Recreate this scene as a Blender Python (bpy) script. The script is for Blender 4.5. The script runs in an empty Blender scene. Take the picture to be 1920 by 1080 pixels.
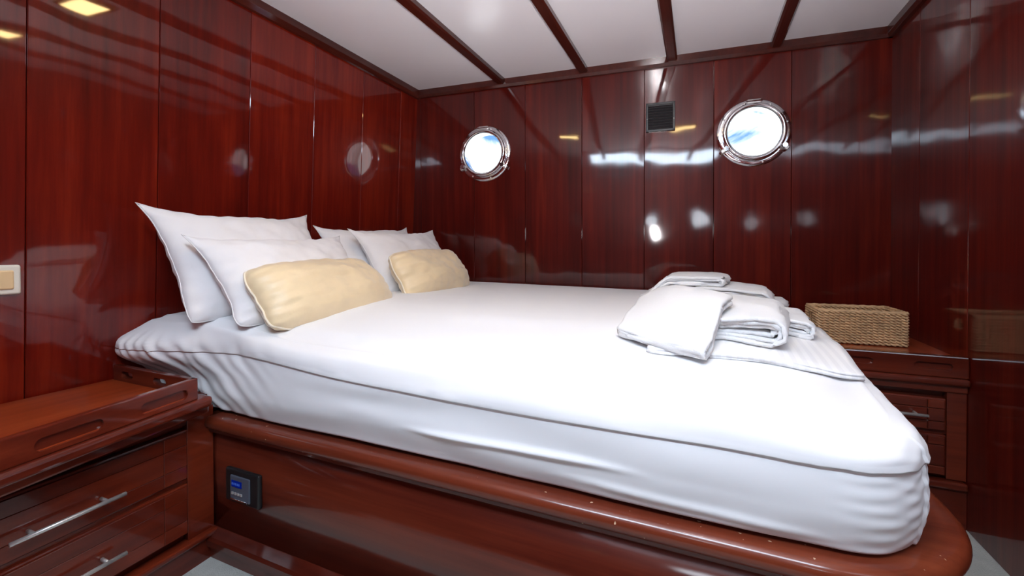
import bpy, bmesh, math, random
from mathutils import Vector, Matrix, noise
random.seed(4)
PI = math.pi
SC = bpy.context.scene
COL = SC.collection

# ------------------------------------------------------------------ camera
CAM = Vector((1.607, -2.242, 0.905))
cd = bpy.data.cameras.new('camera'); cam = bpy.data.objects.new('camera', cd); COL.objects.link(cam)
cd.sensor_width = 36.0; cd.lens = 806.5 / 1920 * 36; cd.shift_y = -(540 - 476.4) / 1920; cd.clip_start = 0.01
yaw, pitch, roll = 0.408, 0.011, -0.002
F = Vector((-math.sin(yaw) * math.cos(pitch), math.cos(yaw) * math.cos(pitch), -math.sin(pitch)))
R = Vector((math.cos(yaw), math.sin(yaw), 0)); U = R.cross(F)
R2 = R * math.cos(roll) + U * math.sin(roll); U2 = U * math.cos(roll) - R * math.sin(roll)
m = Matrix((R2, U2, -F)).transposed().to_4x4(); m.translation = CAM
cam.matrix_world = m
SC.camera = cam

# ------------------------------------------------------------------ world: hazy daylight sky
w = bpy.data.worlds.new('World'); SC.world = w; w.use_nodes = True
nt = w.node_tree; nt.nodes.clear()
tc = nt.nodes.new('ShaderNodeTexCoord'); sep = nt.nodes.new('ShaderNodeSeparateXYZ')
nz = nt.nodes.new('ShaderNodeTexNoise'); nz.inputs['Scale'].default_value = 5.0; nz.inputs['Detail'].default_value = 6; nz.inputs['Distortion'].default_value = 1.6
ma = nt.nodes.new('ShaderNodeMath'); ma.operation = 'MULTIPLY_ADD'; ma.inputs[1].default_value = 0.5
ramp = nt.nodes.new('ShaderNodeValToRGB')
ramp.color_ramp.elements[0].position = 0.475; ramp.color_ramp.elements[0].color = (0.95, 0.98, 1.0, 1)
ramp.color_ramp.elements[1].position = 0.545; ramp.color_ramp.elements[1].color = (0.08, 0.18, 0.40, 1)
bg = nt.nodes.new('ShaderNodeBackground'); bg.inputs['Strength'].default_value = 1.6
wo = nt.nodes.new('ShaderNodeOutputWorld')
L = nt.links.new
L(tc.outputs['Generated'], sep.inputs[0]); L(tc.outputs['Generated'], nz.inputs['Vector'])
L(nz.outputs['Fac'], ma.inputs[0]); L(sep.outputs['Z'], ma.inputs[2]); L(ma.outputs[0], ramp.inputs['Fac'])
L(ramp.outputs['Color'], bg.inputs['Color']); L(bg.outputs[0], wo.inputs['Surface'])

vs = SC.view_settings
vs.view_transform = 'Standard'; vs.look = 'None'; vs.gamma = 1.0; vs.use_curve_mapping = False
vs.exposure = 0.9
HATCH_FILL_W, LAMP_STR, PORT_W, CEIL_FILL_W = 35, 20.0, 8, 88

def area(name, loc, rot, sx, sy, power, color):
    d = bpy.data.lights.new(name, 'AREA'); d.shape = 'RECTANGLE'; d.size = sx; d.size_y = sy
    d.energy = power; d.color = color
    o = bpy.data.objects.new(name, d); COL.objects.link(o); o.location = loc; o.rotation_euler = rot
    return o
# added area light: daylight for an unseen hatch, placed from a bright wall reflection
area('hatch_fill', (1.55, -2.25, 1.885), (math.radians(8), 0, 0), 1.3, 0.50, HATCH_FILL_W, (0.68, 0.84, 1.0))
# added spot aimed up to brighten the ceiling, as a bounced flash would
sd = bpy.data.lights.new('ceiling_fill_spot', 'SPOT'); sd.energy = CEIL_FILL_W; sd.spot_size = math.radians(112); sd.spot_blend = 1.0; sd.shadow_soft_size = 0.05
sd.color = (1.0, 0.95, 0.97)
so = bpy.data.objects.new('ceiling_fill_spot', sd); COL.objects.link(so); so.location = (1.62, -2.28, 1.08)
so.rotation_euler = Vector((-0.22, 0.85, 0.95)).to_track_quat('-Z', 'Y').to_euler()

# ------------------------------------------------------------------ node helpers
def newmat(name):
    mt = bpy.data.materials.new(name); mt.use_nodes = True
    return mt, mt.node_tree, mt.node_tree.nodes['Principled BSDF']
def S(n, k, v):
    if k in n.inputs: n.inputs[k].default_value = v

def wood(name, dark, mid, light, axis='Z', coat_rough=0.045, rough=0.38, wav=0.012, grain=1.0, specks=0.0, spec=0.12):
    mt, nt, b = newmat(name); N = nt.nodes.new; L = nt.links.new
    geo = N('ShaderNodeNewGeometry'); oi = N('ShaderNodeObjectInfo')
    mp = N('ShaderNodeMapping'); sc = {'X': (1.2, 34, 34), 'Y': (34, 1.2, 34), 'Z': (34, 34, 1.2)}[axis]
    mp.inputs['Scale'].default_value = sc
    off = N('ShaderNodeVectorMath'); off.operation = 'SCALE'; off.inputs['Scale'].default_value = 7.0
    cmb = N('ShaderNodeCombineXYZ')
    for i in range(3): L(oi.outputs['Random'], cmb.inputs[i])
    L(cmb.outputs[0], off.inputs[0])
    add = N('ShaderNodeVectorMath'); add.operation = 'ADD'
    L(geo.outputs['Position'], add.inputs[0]); L(off.outputs[0], add.inputs[1]); L(add.outputs[0], mp.inputs['Vector'])
    n1 = N('ShaderNodeTexNoise'); n1.inputs['Scale'].default_value = 1.0; n1.inputs['Detail'].default_value = 7; n1.inputs['Roughness'].default_value = 0.62
    L(mp.outputs[0], n1.inputs['Vector'])
    mp2 = N('ShaderNodeMapping'); mp2.inputs['Scale'].default_value = [0.16 * s if s > 2 else s for s in sc]
    L(add.outputs[0], mp2.inputs['Vector'])
    n2 = N('ShaderNodeTexNoise'); n2.inputs['Scale'].default_value = 1.0; n2.inputs['Detail'].default_value = 3
    L(mp2.outputs[0], n2.inputs['Vector'])
    mx = N('ShaderNodeMath'); mx.operation = 'MULTIPLY_ADD'; mx.inputs[1].default_value = 0.55 * grain
    L(n1.outputs['Fac'], mx.inputs[0])
    m2 = N('ShaderNodeMath'); m2.operation = 'MULTIPLY'; m2.inputs[1].default_value = 0.5
    L(n2.outputs['Fac'], m2.inputs[0]); L(m2.outputs[0], mx.inputs[2])
    m3 = N('ShaderNodeMath'); m3.operation = 'MULTIPLY_ADD'; m3.inputs[1].default_value = 0.14; L(oi.outputs['Random'], m3.inputs[0])
    L(mx.outputs[0], m3.inputs[2])
    r = N('ShaderNodeValToRGB'); e = r.color_ramp.elements
    e[0].position = 0.38; e[0].color = (*dark, 1); e[1].position = 0.78; e[1].color = (*light, 1)
    k = e.new(0.58); k.color = (*mid, 1)
    L(m3.outputs[0], r.inputs['Fac'])
    out = r.outputs['Color']
    if specks:
        vn = N('ShaderNodeTexNoise'); vn.inputs['Scale'].default_value = 95; vn.inputs['Detail'].default_value = 1
        L(geo.outputs['Position'], vn.inputs['Vector'])
        lr = N('ShaderNodeValToRGB'); lr.color_ramp.elements[0].position = 0.765; lr.color_ramp.elements[1].position = 0.785
        L(vn.outputs['Fac'], lr.inputs['Fac'])
        sm = N('ShaderNodeMix'); sm.data_type = 'RGBA'; L(lr.outputs['Color'], sm.inputs['Factor'])
        L(out, sm.inputs['A']); sm.inputs['B'].default_value = (0.62, 0.42, 0.28, 1); out = sm.outputs['Result']
    L(out, b.inputs['Base Color'])
    S(b, 'Roughness', rough); S(b, 'Coat Weight', 1.0); S(b, 'Coat Roughness', coat_rough); S(b, 'Coat IOR', 1.5); S(b, 'Specular IOR Level', spec)
    # brushed lacquer: large soft waves bend the reflections, fine grain under the coat
    nb = N('ShaderNodeTexNoise'); nb.inputs['Scale'].default_value = 3.2; nb.inputs['Detail'].default_value = 1.5
    L(add.outputs[0], nb.inputs['Vector'])
    bp = N('ShaderNodeBump'); bp.inputs['Strength'].default_value = 1.0; bp.inputs['Distance'].default_value = wav
    L(nb.outputs['Fac'], bp.inputs['Height'])
    bp2 = N('ShaderNodeBump'); bp2.inputs['Strength'].default_value = 0.25; bp2.inputs['Distance'].default_value = 0.002
    L(n1.outputs['Fac'], bp2.inputs['Height']); L(bp.outputs[0], bp2.inputs['Normal'])
    L(bp2.outputs[0], b.inputs['Normal']); L(bp.outputs[0], b.inputs['Coat Normal'])
    return mt

DK, MD, LT = (0.060, 0.0028, 0.0012), (0.135, 0.0062, 0.0020), (0.24, 0.017, 0.004)
M = {}
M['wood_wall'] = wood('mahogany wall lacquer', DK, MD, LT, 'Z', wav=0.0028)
M['wood_wall_shaded'] = wood('mahogany wall lacquer shaded', (0.034, .0018, .0010), (0.080, .0042, .0018), (0.15, .012, .004), 'Z', wav=0.0036, coat_rough=0.06)  # darker copy of the left wall's mahogany, weaker light put into the colour
M['wood_x'] = wood('mahogany along bed', (0.045, .005, .003), (0.085, .011, .005), (0.15, .024, .010), 'X', coat_rough=0.10, wav=0.004)
M['wood_rail'] = wood('mahogany worn rail', (0.10, .016, .007), (0.16, .028, .011), (0.23, .047, .018), 'X', coat_rough=0.16, wav=0.003, specks=1)
M['wood_y'] = wood('mahogany along cabinet', (0.06, .007, .003), (0.12, .014, .005), (0.21, .03, .01), 'Y', coat_rough=0.07, wav=0.004)
M['wood_top_lit'] = wood('mahogany cabinet top lit', (0.14, .018, .005), (0.26, .036, .009), (0.38, .065, .016), 'Y', coat_rough=0.10, wav=0.003)  # brighter copy of the cabinet mahogany, light on the tops put into colour
M['wood_trim'] = wood('mahogany ceiling trim', (0.03, .004, .002), (0.055, .008, .004), (0.09, .014, .007), 'Y', coat_rough=0.08, wav=0.004)
M['wood_cab_r'] = wood('mahogany corner cabinet', (0.05, .006, .003), (0.095, .012, .005), (0.16, .024, .009), 'X', coat_rough=0.08, wav=0.004)

def plain(name, col, rough=0.5, metal=0.0, coat=0.0, bump=None, sheen=0.0, spec=0.5, var=0.0):
    mt, nt, b = newmat(name); N = nt.nodes.new; L = nt.links.new
    S(b, 'Base Color', (*col, 1)); S(b, 'Roughness', rough); S(b, 'Metallic', metal); S(b, 'Coat Weight', coat); S(b, 'Coat Roughness', 0.05)
    S(b, 'Sheen Weight', sheen); S(b, 'Specular IOR Level', spec)
    g = N('ShaderNodeNewGeometry')
    if bump:
        n = N('ShaderNodeTexNoise'); n.inputs['Scale'].default_value = bump[0]; n.inputs['Detail'].default_value = 4
        L(g.outputs['Position'], n.inputs['Vector'])
        bb = N('ShaderNodeBump'); bb.inputs['Strength'].default_value = bump[1]; bb.inputs['Distance'].default_value = bump[2]
        L(n.outputs['Fac'], bb.inputs['Height']); L(bb.outputs[0], b.inputs['Normal'])
    if var:
        n = N('ShaderNodeTexNoise'); n.inputs['Scale'].default_value = 25; n.inputs['Detail'].default_value = 5
        L(g.outputs['Position'], n.inputs['Vector'])
        r = N('ShaderNodeValToRGB'); r.color_ramp.elements[0].color = (*[c * (1 - var) for c in col], 1)
        r.color_ramp.elements[1].color = (*[min(1, c * (1 + var)) for c in col], 1)
        L(n.outputs['Fac'], r.inputs['Fac']); L(r.outputs['Color'], b.inputs['Base Color'])
    return mt
M['sheet'] = plain('white cotton sheet', (0.84, 0.84, 0.85), 0.75, bump=(900, 0.15, 0.0004), sheen=0.1, spec=0.2)
M['pillow'] = plain('white cotton pillowcase', (0.87, 0.85, 0.85), 0.8, bump=(9, 0.5, 0.006), sheen=0.1, spec=0.2)
M['towel'] = plain('white terry towel', (0.90, 0.90, 0.90), 0.95, bump=(520, 0.9, 0.002), sheen=0.3, spec=0.1)
M['gold'] = plain('champagne satin', (0.86, 0.68, 0.42), 0.40, bump=(22, 0.35, 0.006), sheen=0.5, spec=0.5, var=0.07)
M['piping'] = plain('cream piping cord', (0.86, 0.76, 0.60), 0.6)
M['ceil'] = plain('white painted ceiling', (0.86, 0.84, 0.87), 0.22, bump=(2.5, 0.6, 0.004), spec=0.5)
M['chrome'] = plain('polished steel', (0.78, 0.78, 0.80), 0.10, metal=1.0)
M['steel'] = plain('brushed steel', (0.72, 0.71, 0.69), 0.33, metal=0.72)
M['brass'] = plain('brass', (0.75, 0.50, 0.16), 0.25, metal=1.0)
M['black'] = plain('black plastic', (0.012, 0.012, 0.013), 0.3)
M['grille'] = plain('dark grille plastic', (0.035, 0.03, 0.032), 0.3)
M['ivory'] = plain('ivory plastic', (0.80, 0.74, 0.62), 0.35)
M['peach'] = plain('peach rocker plastic', (0.80, 0.56, 0.30), 0.35)
M['greyface'] = plain('grey faceplate', (0.085, 0.095, 0.125), 0.4)
M['carpet'] = plain('pale grey carpet', (0.44, 0.45, 0.42), 0.95, bump=(260, 1.0, 0.004), var=0.18, spec=0.1)
M['straw'] = plain('seagrass straw', (0.58, 0.37, 0.20), 0.75, bump=(300, 0.6, 0.0015), var=0.5, spec=0.25)
M['dark'] = plain('dark hull void', (0.01, 0.008, 0.008), 0.9)

def emit(name, col, s):
    mt = bpy.data.materials.new(name); mt.use_nodes = True; nt = mt.node_tree; nt.nodes.clear()
    e = nt.nodes.new('ShaderNodeEmission'); e.inputs[0].default_value = (*col, 1); e.inputs[1].default_value = s
    o = nt.nodes.new('ShaderNodeOutputMaterial'); nt.links.new(e.outputs[0], o.inputs[0]); return mt
M['lamp'] = emit('warm lamp diffuser', (1.0, 0.70, 0.30), LAMP_STR)
M['daylit'] = emit('daylit milky pane', (0.80, 0.90, 1.0), PORT_W)
M['lcd'] = emit('blue display', (0.005, 0.02, 0.30), 0.22)
M['lcd_text'] = emit('display text', (0.05, 0.12, 0.6), 0.3)
def glass():
    mt, nt, b = newmat('porthole glass'); nt.nodes.remove(b)
    t = nt.nodes.new('ShaderNodeBsdfTransparent'); g = nt.nodes.new('ShaderNodeBsdfGlossy'); g.inputs['Roughness'].default_value = 0.03
    fr = nt.nodes.new('ShaderNodeFresnel'); fr.inputs['IOR'].default_value = 1.45
    mx = nt.nodes.new('ShaderNodeMixShader'); L = nt.links.new
    L(fr.outputs[0], mx.inputs[0]); L(t.outputs[0], mx.inputs[1]); L(g.outputs[0], mx.inputs[2])
    L(mx.outputs[0], nt.nodes['Material Output'].inputs['Surface']); return mt
M['glass'] = glass()
def striped():
    mt, nt, b = newmat('satin stripe sheet'); N = nt.nodes.new; L = nt.links.new
    tcn = N('ShaderNodeTexCoord'); wv = N('ShaderNodeTexWave'); wv.bands_direction = 'X'; wv.inputs['Scale'].default_value = 15
    wv.inputs['Distortion'].default_value = 0.0
    L(tcn.outputs['Object'], wv.inputs['Vector'])
    r = N('ShaderNodeValToRGB'); r.color_ramp.elements[0].position = 0.42; r.color_ramp.elements[1].position = 0.58
    r.color_ramp.elements[0].color = (0.82, 0.82, 0.83, 1); r.color_ramp.elements[1].color = (0.88, 0.88, 0.88, 1)
    L(wv.outputs['Fac'], r.inputs['Fac']); L(r.outputs['Color'], b.inputs['Base Color']); S(b, 'Roughness', 0.6); return mt
M['stripe'] = striped()

# ------------------------------------------------------------------ object helpers
def link(name, me, mat, parent=None, smooth=False, kind=None, mw=None):
    o = bpy.data.objects.new(name, me); COL.objects.link(o)
    if mat is not None: me.materials.clear(); me.materials.append(M[mat] if isinstance(mat, str) else mat)
    if smooth:
        for p in me.polygons: p.use_smooth = True
    if parent is not None: o.parent = parent
    if mw is not None: o.matrix_world = mw
    if kind: o['kind'] = kind
    return o
def finish(bm, name='m'):
    bmesh.ops.recalc_face_normals(bm, faces=bm.faces[:])
    me = bpy.data.meshes.new(name); bm.to_mesh(me); bm.free(); return me
def obj(name, bm, mat, parent=None, smooth=False, kind=None):
    return link(name, finish(bm, name), mat, parent, smooth, kind)
def thing(name, label, cat, loc=(0, 0, 0), group=None):
    o = bpy.data.objects.new(name, None); COL.objects.link(o); o.location = loc; o.empty_display_size = 0.05
    o['label'] = label; o['category'] = cat
    if group: o['group'] = group
    return o
def part(name, bm, mat, t, smooth=False, **k):
    """mesh written in world coordinates, re-based on its thing's origin"""
    bmesh.ops.translate(bm, vec=-Vector(t.location), verts=bm.verts[:])
    return obj(name, bm, mat, t, smooth, **k)
def BM(): return bmesh.new()
def box(bm, x0, x1, y0, y1, z0, z1, bev=0.0, seg=2):
    vs_ = [bm.verts.new(c) for c in ((x0, y0, z0), (x1, y0, z0), (x1, y1, z0), (x0, y1, z0), (x0, y0, z1), (x1, y0, z1), (x1, y1, z1), (x0, y1, z1))]
    fs = [bm.faces.new([vs_[i] for i in f]) for f in ((0, 3, 2, 1), (4, 5, 6, 7), (0, 1, 5, 4), (1, 2, 6, 5), (2, 3, 7, 6), (3, 0, 4, 7))]
    if bev > 0:
        es = list({e for f in fs for e in f.edges})
        bmesh.ops.bevel(bm, geom=es, offset=bev, segments=seg, profile=0.5, affect='EDGES')
    return bm
def bx(*a, **k): return box(BM(), *a, **k)
def prism(bm, pts, h, axis='Z', z0=0.0, bev=0.0):
    """pts polygon in the plane normal to axis, extruded z0..h"""
    def P(a, b, c): return {'Z': (a, b, c), 'Y': (a, c, b), 'X': (c, a, b)}[axis]
    lo = [bm.verts.new(P(a, b, z0)) for a, b in pts]; hi = [bm.verts.new(P(a, b, h)) for a, b in pts]
    n = len(pts); bm.faces.new(lo); bm.faces.new(hi[::-1])
    for i in range(n): bm.faces.new((lo[i], hi[i], hi[(i + 1) % n], lo[(i + 1) % n]))
    return bm
def tube(bm, path, r, seg=10, cap=True, closed=False):
    rings = []; n = len(path); path = [Vector(p) for p in path]
    prev = None
    for i, p in enumerate(path):
        a = path[(i - 1) % n] if (closed or i > 0) else path[i]; b = path[(i + 1) % n] if (closed or i < n - 1) else path[i]
        t = (b - a).normalized()
        if prev is None:
            u = t.cross(Vector((0, 0, 1)));
            if u.length < 0.1: u = t.cross(Vector((1, 0, 0)))
        else: u = prev - t * prev.dot(t)
        u.normalize(); prev = u; v = t.cross(u)
        rr = r[i] if isinstance(r, (list, tuple)) else r
        rings.append([bm.verts.new(p + u * rr * math.cos(2 * PI * k / seg) + v * rr * math.sin(2 * PI * k / seg)) for k in range(seg)])
    for i in range(n if closed else n - 1):
        A, B_ = rings[i], rings[(i + 1) % n]
        for k in range(seg): bm.faces.new((A[k], A[(k + 1) % seg], B_[(k + 1) % seg], B_[k]))
    if cap and not closed: bm.faces.new(rings[0][::-1]); bm.faces.new(rings[-1])
    return bm
def lathe(bm, prof, seg=64, closed=True):
    """profile (r, y) around the Y axis"""
    rings = [[bm.verts.new((r * math.cos(2 * PI * k / seg), y, r * math.sin(2 * PI * k / seg))) for k in range(seg)] for r, y in prof]
    n = len(prof)
    for i in range(n if closed else n - 1):
        A, B_ = rings[i], rings[(i + 1) % n]
        for k in range(seg): bm.faces.new((A[k], A[(k + 1) % seg], B_[(k + 1) % seg], B_[k]))
    return bm
def disc(bm, r, y, seg=48):
    bm.faces.new([bm.verts.new((r * math.cos(2 * PI * k / seg), y, r * math.sin(2 * PI * k / seg))) for k in range(seg)]); return bm
def cyl(bm, r, y0, y1, seg=48):
    pts = [(r * math.cos(2 * PI * k / seg), r * math.sin(2 * PI * k / seg)) for k in range(seg)]
    return prism(bm, pts, y1, 'Y', y0)
def move(bm, v): bmesh.ops.translate(bm, vec=Vector(v), verts=bm.verts[:]); return bm
def cut(bm, cutters):
    """boolean difference, returns a new mesh"""
    me = finish(bm, 'solid'); o = bpy.data.objects.new('solid', me); COL.objects.link(o); tmp = []
    for c in cutters:
        co = bpy.data.objects.new('cut', finish(c, 'cut')); COL.objects.link(co); tmp.append(co)
        md = o.modifiers.new('b', 'BOOLEAN'); md.operation = 'DIFFERENCE'; md.object = co; md.solver = 'EXACT'
    dg = bpy.context.evaluated_depsgraph_get(); dg.update()
    res = bpy.data.meshes.new_from_object(o.evaluated_get(dg))
    for t in tmp + [o]:
        mm = t.data; bpy.data.objects.remove(t); bpy.data.meshes.remove(mm)
    return res
def shift_mesh(me, v):
    me.transform(Matrix.Translation(Vector(v))); return me
def sstep(a, b, x):
    t = max(0.0, min(1.0, (x - a) / (b - a))); return t * t * (3 - 2 * t)
def fbm(x, y, z, o=3): return noise.fractal(Vector((x, y, z)), 1.0, 2.0, o)

# ================================================================== SETTING
H = 1.89
TH = 0.0834
def lean(z): return -0.06 * (H - z) / 1.36
RY = -2.76
floor = obj('floor', bx(-0.2, 2.5, RY - 0.1, 0.4, -0.06, 0.0), 'carpet', kind='structure')

# left wall (leans out a little towards the floor), planks with open joints
def shear(bm):
    for v in bm.verts: v.co.x += lean(v.co.z)
    return bm
wl = obj('wall_left', shear(bx(-0.08, -0.021, RY - 0.08, 0.1, 0.0, H + 0.02)), 'dark', kind='structure')
js = [0.05, -0.16, -0.47, -0.78, -1.087, -1.398, -1.702, -2.01, -2.32, RY]
for a, b in zip(js, js[1:]):
    obj('plank', shear(bx(-0.02, 0.0, b + 0.0009, a - 0.0009, 0.0, H, bev=0.0016, seg=1)), 'wood_wall', wl)

# back wall = hull side, turned a little, with two porthole openings
bw = link('wall_back', None if False else cut(bx(-0.16, 2.56, 0.021, 0.07, 0.0, H + 0.02),
     [move(cyl(BM(), 0.128, -0.2, 0.2), (s, 0, 1.47)) for s in (0.448, 1.859)]), 'dark', kind='structure')
bw.rotation_euler = (0, 0, TH)
jb = [-0.15, 0.02, 0.381, 0.699, 1.024, 1.352, 1.684, 2.021, 2.56]
for a, b in zip(jb, jb[1:]):
    hol = [move(cyl(BM(), 0.128, -0.2, 0.2), (s, 0, 1.47)) for s in (0.448, 1.859) if a - 0.13 < s < b + 0.13]
    bm = bx(a + 0.0009, b - 0.0009, 0.0, 0.02, 0.0, H, bev=0.0016, seg=1)
    me = cut(bm, hol) if hol else finish(bm)
    link('plank', me, 'wood_wall_shaded', bw)

# right wall
wr = obj('wall_right', bx(2.421, 2.48, RY - 0.08, 0.3, 0.0, H + 0.02), 'dark', kind='structure')
jr = [0.26, -0.065, -0.401, -0.73, -1.06, -1.39, -1.72, -2.05, -2.38, RY]
for a, b in zip(jr, jr[1:]):
    obj('plank', bx(2.4, 2.42, b + 0.0009, a - 0.0009, 0.0, H, bev=0.0016, seg=1), 'wood_wall_shaded', wr)

# rear wall behind the camera with two daylit portholes
holes = [move(cyl(BM(), 0.085, -0.3, 0.3), (x, RY, 1.22)) for x in (1.62, 2.12)]
wrear = link('wall_rear', cut(bx(-0.2, 2.5, RY - 0.05, RY, 0.0, H + 0.02), holes), 'wood_wall', kind='structure')
for i, x in enumerate((1.62, 2.12)):
    g = obj('window_%d' % (i + 3), move(lathe(BM(), [(0.075, 0.0), (0.075, 0.02), (0.10, 0.02), (0.104, 0.012), (0.104, 0.0)]), (x, RY, 1.22)), 'chrome', kind='structure', smooth=True)
    obj('pane', move(disc(BM(), 0.084, -0.02), (x, RY, 1.22)), 'daylit', g)
# ceiling slab, closed above the added hatch light
ceil = obj('ceiling', bx(-0.1, 2.5, RY - 0.05, 0.36, H, H + 0.05), 'ceil', kind='structure')
def beam(x0, x1, xt0=None):
    w_ = x1 - x0
    pts = [(x0, H + 0.002), (x0, H - 0.020), (x0 + 0.008, H - 0.028), (x1 - 0.008, H - 0.028), (x1, H - 0.020), (x1, H + 0.002)]
    return prism(BM(), pts, 0.36, 'Y', RY)
for xc in (0.558, 1.032, 1.484, 1.946):
    bm = beam(xc - 0.025, xc + 0.025)
    obj('beam', bm, 'wood_trim', ceil)
# cornice trims
t1 = obj('trim_1', prism(BM(), [(-0.01, H + .001), (0.022, H + .001), (0.022, H - 0.03), (0.014, H - 0.05), (-0.01, H - 0.05)], 0.1, 'Y', RY), 'wood_trim', kind='structure')
bm = prism(BM(), [(0.01, H + .001), (-0.022, H + .001), (-0.022, H - 0.032), (-0.014, H - 0.046), (0.01, H - 0.046)], 2.56, 'X', -0.05)
t2 = obj('trim_2', bm, M['wood_trim'], kind='structure'); t2.rotation_euler = (0, 0, TH)
t3 = obj('trim_3', prism(BM(), [(2.41, H + .001), (2.375, H + .001), (2.375, H - 0.03), (2.383, H - 0.046), (2.41, H - 0.046)], 0.3, 'Y', RY), 'wood_trim', kind='structure')
# frame round the added hatch light, unseen behind the camera
hf = BM()
for a in ((0.86, 2.24, -2.54, -2.51), (0.86, 2.24, -1.99, -1.96), (0.86, 0.89, -2.51, -1.99), (2.21, 2.24, -2.51, -1.99)):
    box(hf, a[0], a[1], a[2], a[3], H - 0.012, H + 0.0)
wh = obj('window_5', hf, 'wood_trim', kind='structure')

# ------------------------------------------------------------------ portholes in the hull side
def porthole(n, s):
    c = Vector((s * math.cos(TH), s * math.sin(TH), 1.47))
    f = BM(); lathe(f, [(0.124, 0.03), (0.124, -0.004), (0.130, -0.007), (0.150, -0.007), (0.160, -0.004), (0.164, 0.0), (0.164, 0.004), (0.130, 0.006), (0.130, 0.03)], 96)
    o = obj('window_%d' % n, f, 'chrome', kind='structure', smooth=True); o.location = c; o.rotation_euler = (0, 0, TH)
    ring = BM(); lathe(ring, [(0.118, 0.002), (0.118, -0.030), (0.122, -0.036), (0.134, -0.036), (0.138, -0.030), (0.138, -0.006), (0.134, 0.0)], 96)
    obj('hinged_ring', ring, 'chrome', o, smooth=True)
    gk = BM(); lathe(gk, [(0.117, -0.024), (0.117, -0.031), (0.1215, -0.033), (0.1215, -0.024)], 96); obj('gasket', gk, 'black', o, smooth=True)
    obj('glass_pane', disc(BM(), 0.118, -0.026, 64), 'glass', o)
    for k in range(8):
        a = 2 * PI * (k + 0.35) / 8
        b_ = BM(); bmesh.ops.create_uvsphere(b_, u_segments=10, v_segments=6, radius=0.0048)
        bmesh.ops.scale(b_, vec=(1, 0.5, 1), verts=b_.verts[:]); move(b_, (0.149 * math.cos(a), -0.0072, 0.149 * math.sin(a)))
        obj('screw', b_, 'steel', o, smooth=True)
    for a in (math.radians(-32), math.radians(212)):
        lb = BM(); box(lb, -0.010, 0.010, -0.030, -0.006, -0.024, 0.024, bev=0.004)
        bmesh.ops.rotate(lb, cent=(0, 0, 0), matrix=Matrix.Rotation(-a + PI / 2, 3, 'Y'), verts=lb.verts[:])
        move(lb, (0.147 * math.cos(a), 0, 0.147 * math.sin(a)))
        lt = obj('latch', lb, 'steel', o, smooth=False)
        kb = BM(); cyl(kb, 0.011, -0.052, -0.030, 16); move(kb, (0.147 * math.cos(a), 0, 0.147 * math.sin(a)))
        obj('wing_nut', kb, 'chrome', lt, smooth=False)
    hb = BM(); box(hb, -0.030, 0.030, -0.024, -0.004, 0.136, 0.158, bev=0.004); obj('hinge', hb, 'steel', o)
    pin = BM(); tube(pin, [(-0.036, -0.022, 0.149), (0.036, -0.022, 0.149)], 0.005); obj('hinge_pin', pin, 'chrome', o)
    # hull liner tube beyond the opening
    ln = BM(); lathe(ln, [(0.1275, 0.0), (0.1275, 0.072), (0.131, 0.072), (0.131, 0.0)], 64); obj('liner', ln, 'steel', o, smooth=True)
porthole(1, 0.448); porthole(2, 1.859)

# ------------------------------------------------------------------ BED FRAME
bed = thing('bed_frame', 'lacquered mahogany platform bed frame with rounded rail, rounded at the foot, under the white mattress', 'bed', (1.1, -0.6, 0))
RX = 2.05
def outline(y_near, x_r, rad, x_l=0.262, y_far=-0.42, n=22):
    pts = [(x_l, y_near)]
    k = 40
    for i in range(1, k): pts.append((x_l + (x_r - rad - x_l) * i / k, y_near))
    for i in range(n + 1):
        a = -PI / 2 + (PI / 2) * i / n
        pts.append((x_r - rad + rad * math.cos(a), y_near + rad + rad * math.sin(a)))
    for i in range(1, 15): pts.append((x_r, y_near + rad + (y_far - y_near - rad) * i / 14))
    return pts
def sweep(prof, rad0, x_l=0.262, y_ref=-1.45, x_ref=RX, y_far=-0.42):
    """prof: (inward offset, z); path = rounded rail line"""
    bm = BM(); rows = []
    for off, z in prof:
        rows.append([bm.verts.new((x, y, z)) for x, y in outline(y_ref + off, x_ref - off, rad0 - off, x_l, y_far)])
    n = len(prof)
    for i in range(n):
        A, B_ = rows[i], rows[(i + 1) % n]
        for k in range(len(A) - 1): bm.faces.new((A[k], A[k + 1], B_[k + 1], B_[k]))
    bm.faces.new([r[0] for r in rows]); bm.faces.new([r[-1] for r in rows][::-1])
    return bm
RAD = 0.27
nose = [(0.10, 0.382), (0.10, 0.409), (0.092, 0.413)] + [(0.012 + 0.022 - 0.022 * math.sin(a) - 0.012, 0.392 + 0.0 + 0.022 * math.cos(a)) for a in [i * PI / 10 for i in range(0, 11)]]
nose = [(0.100, 0.385), (0.100, 0.412), (0.095, 0.416), (0.040, 0.417)] + [(0.020 - 0.020 * math.cos(PI / 2 - a), 0.397 + 0.020 * math.sin(PI / 2 - a)) for a in [i * PI / 12 for i in range(1, 13)]] + [(0.03, 0.376), (0.034, 0.384)]
part('rail', sweep(nose, RAD), 'wood_rail', bed, True)
part('side_panel', sweep([(0.028, 0.05), (0.028, 0.384), (0.055, 0.384), (0.055, 0.05)], RAD), 'wood_x', bed, True)
part('plinth_cap', sweep([(-0.002, 0.040), (-0.002, 0.058), (0.004, 0.066), (0.026, 0.082), (0.05, 0.082), (0.05, 0.040)], RAD), 'wood_x', bed)
part('plinth', sweep([(0.010, 0.0), (0.010, 0.041), (0.05, 0.041), (0.05, 0.0)], RAD), 'wood_x', bed)
part('under_rail_bead', sweep([(0.018, 0.366), (0.014, 0.370), (0.014, 0.377), (0.03, 0.377), (0.03, 0.366)], RAD), 'wood_x', bed)
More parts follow.
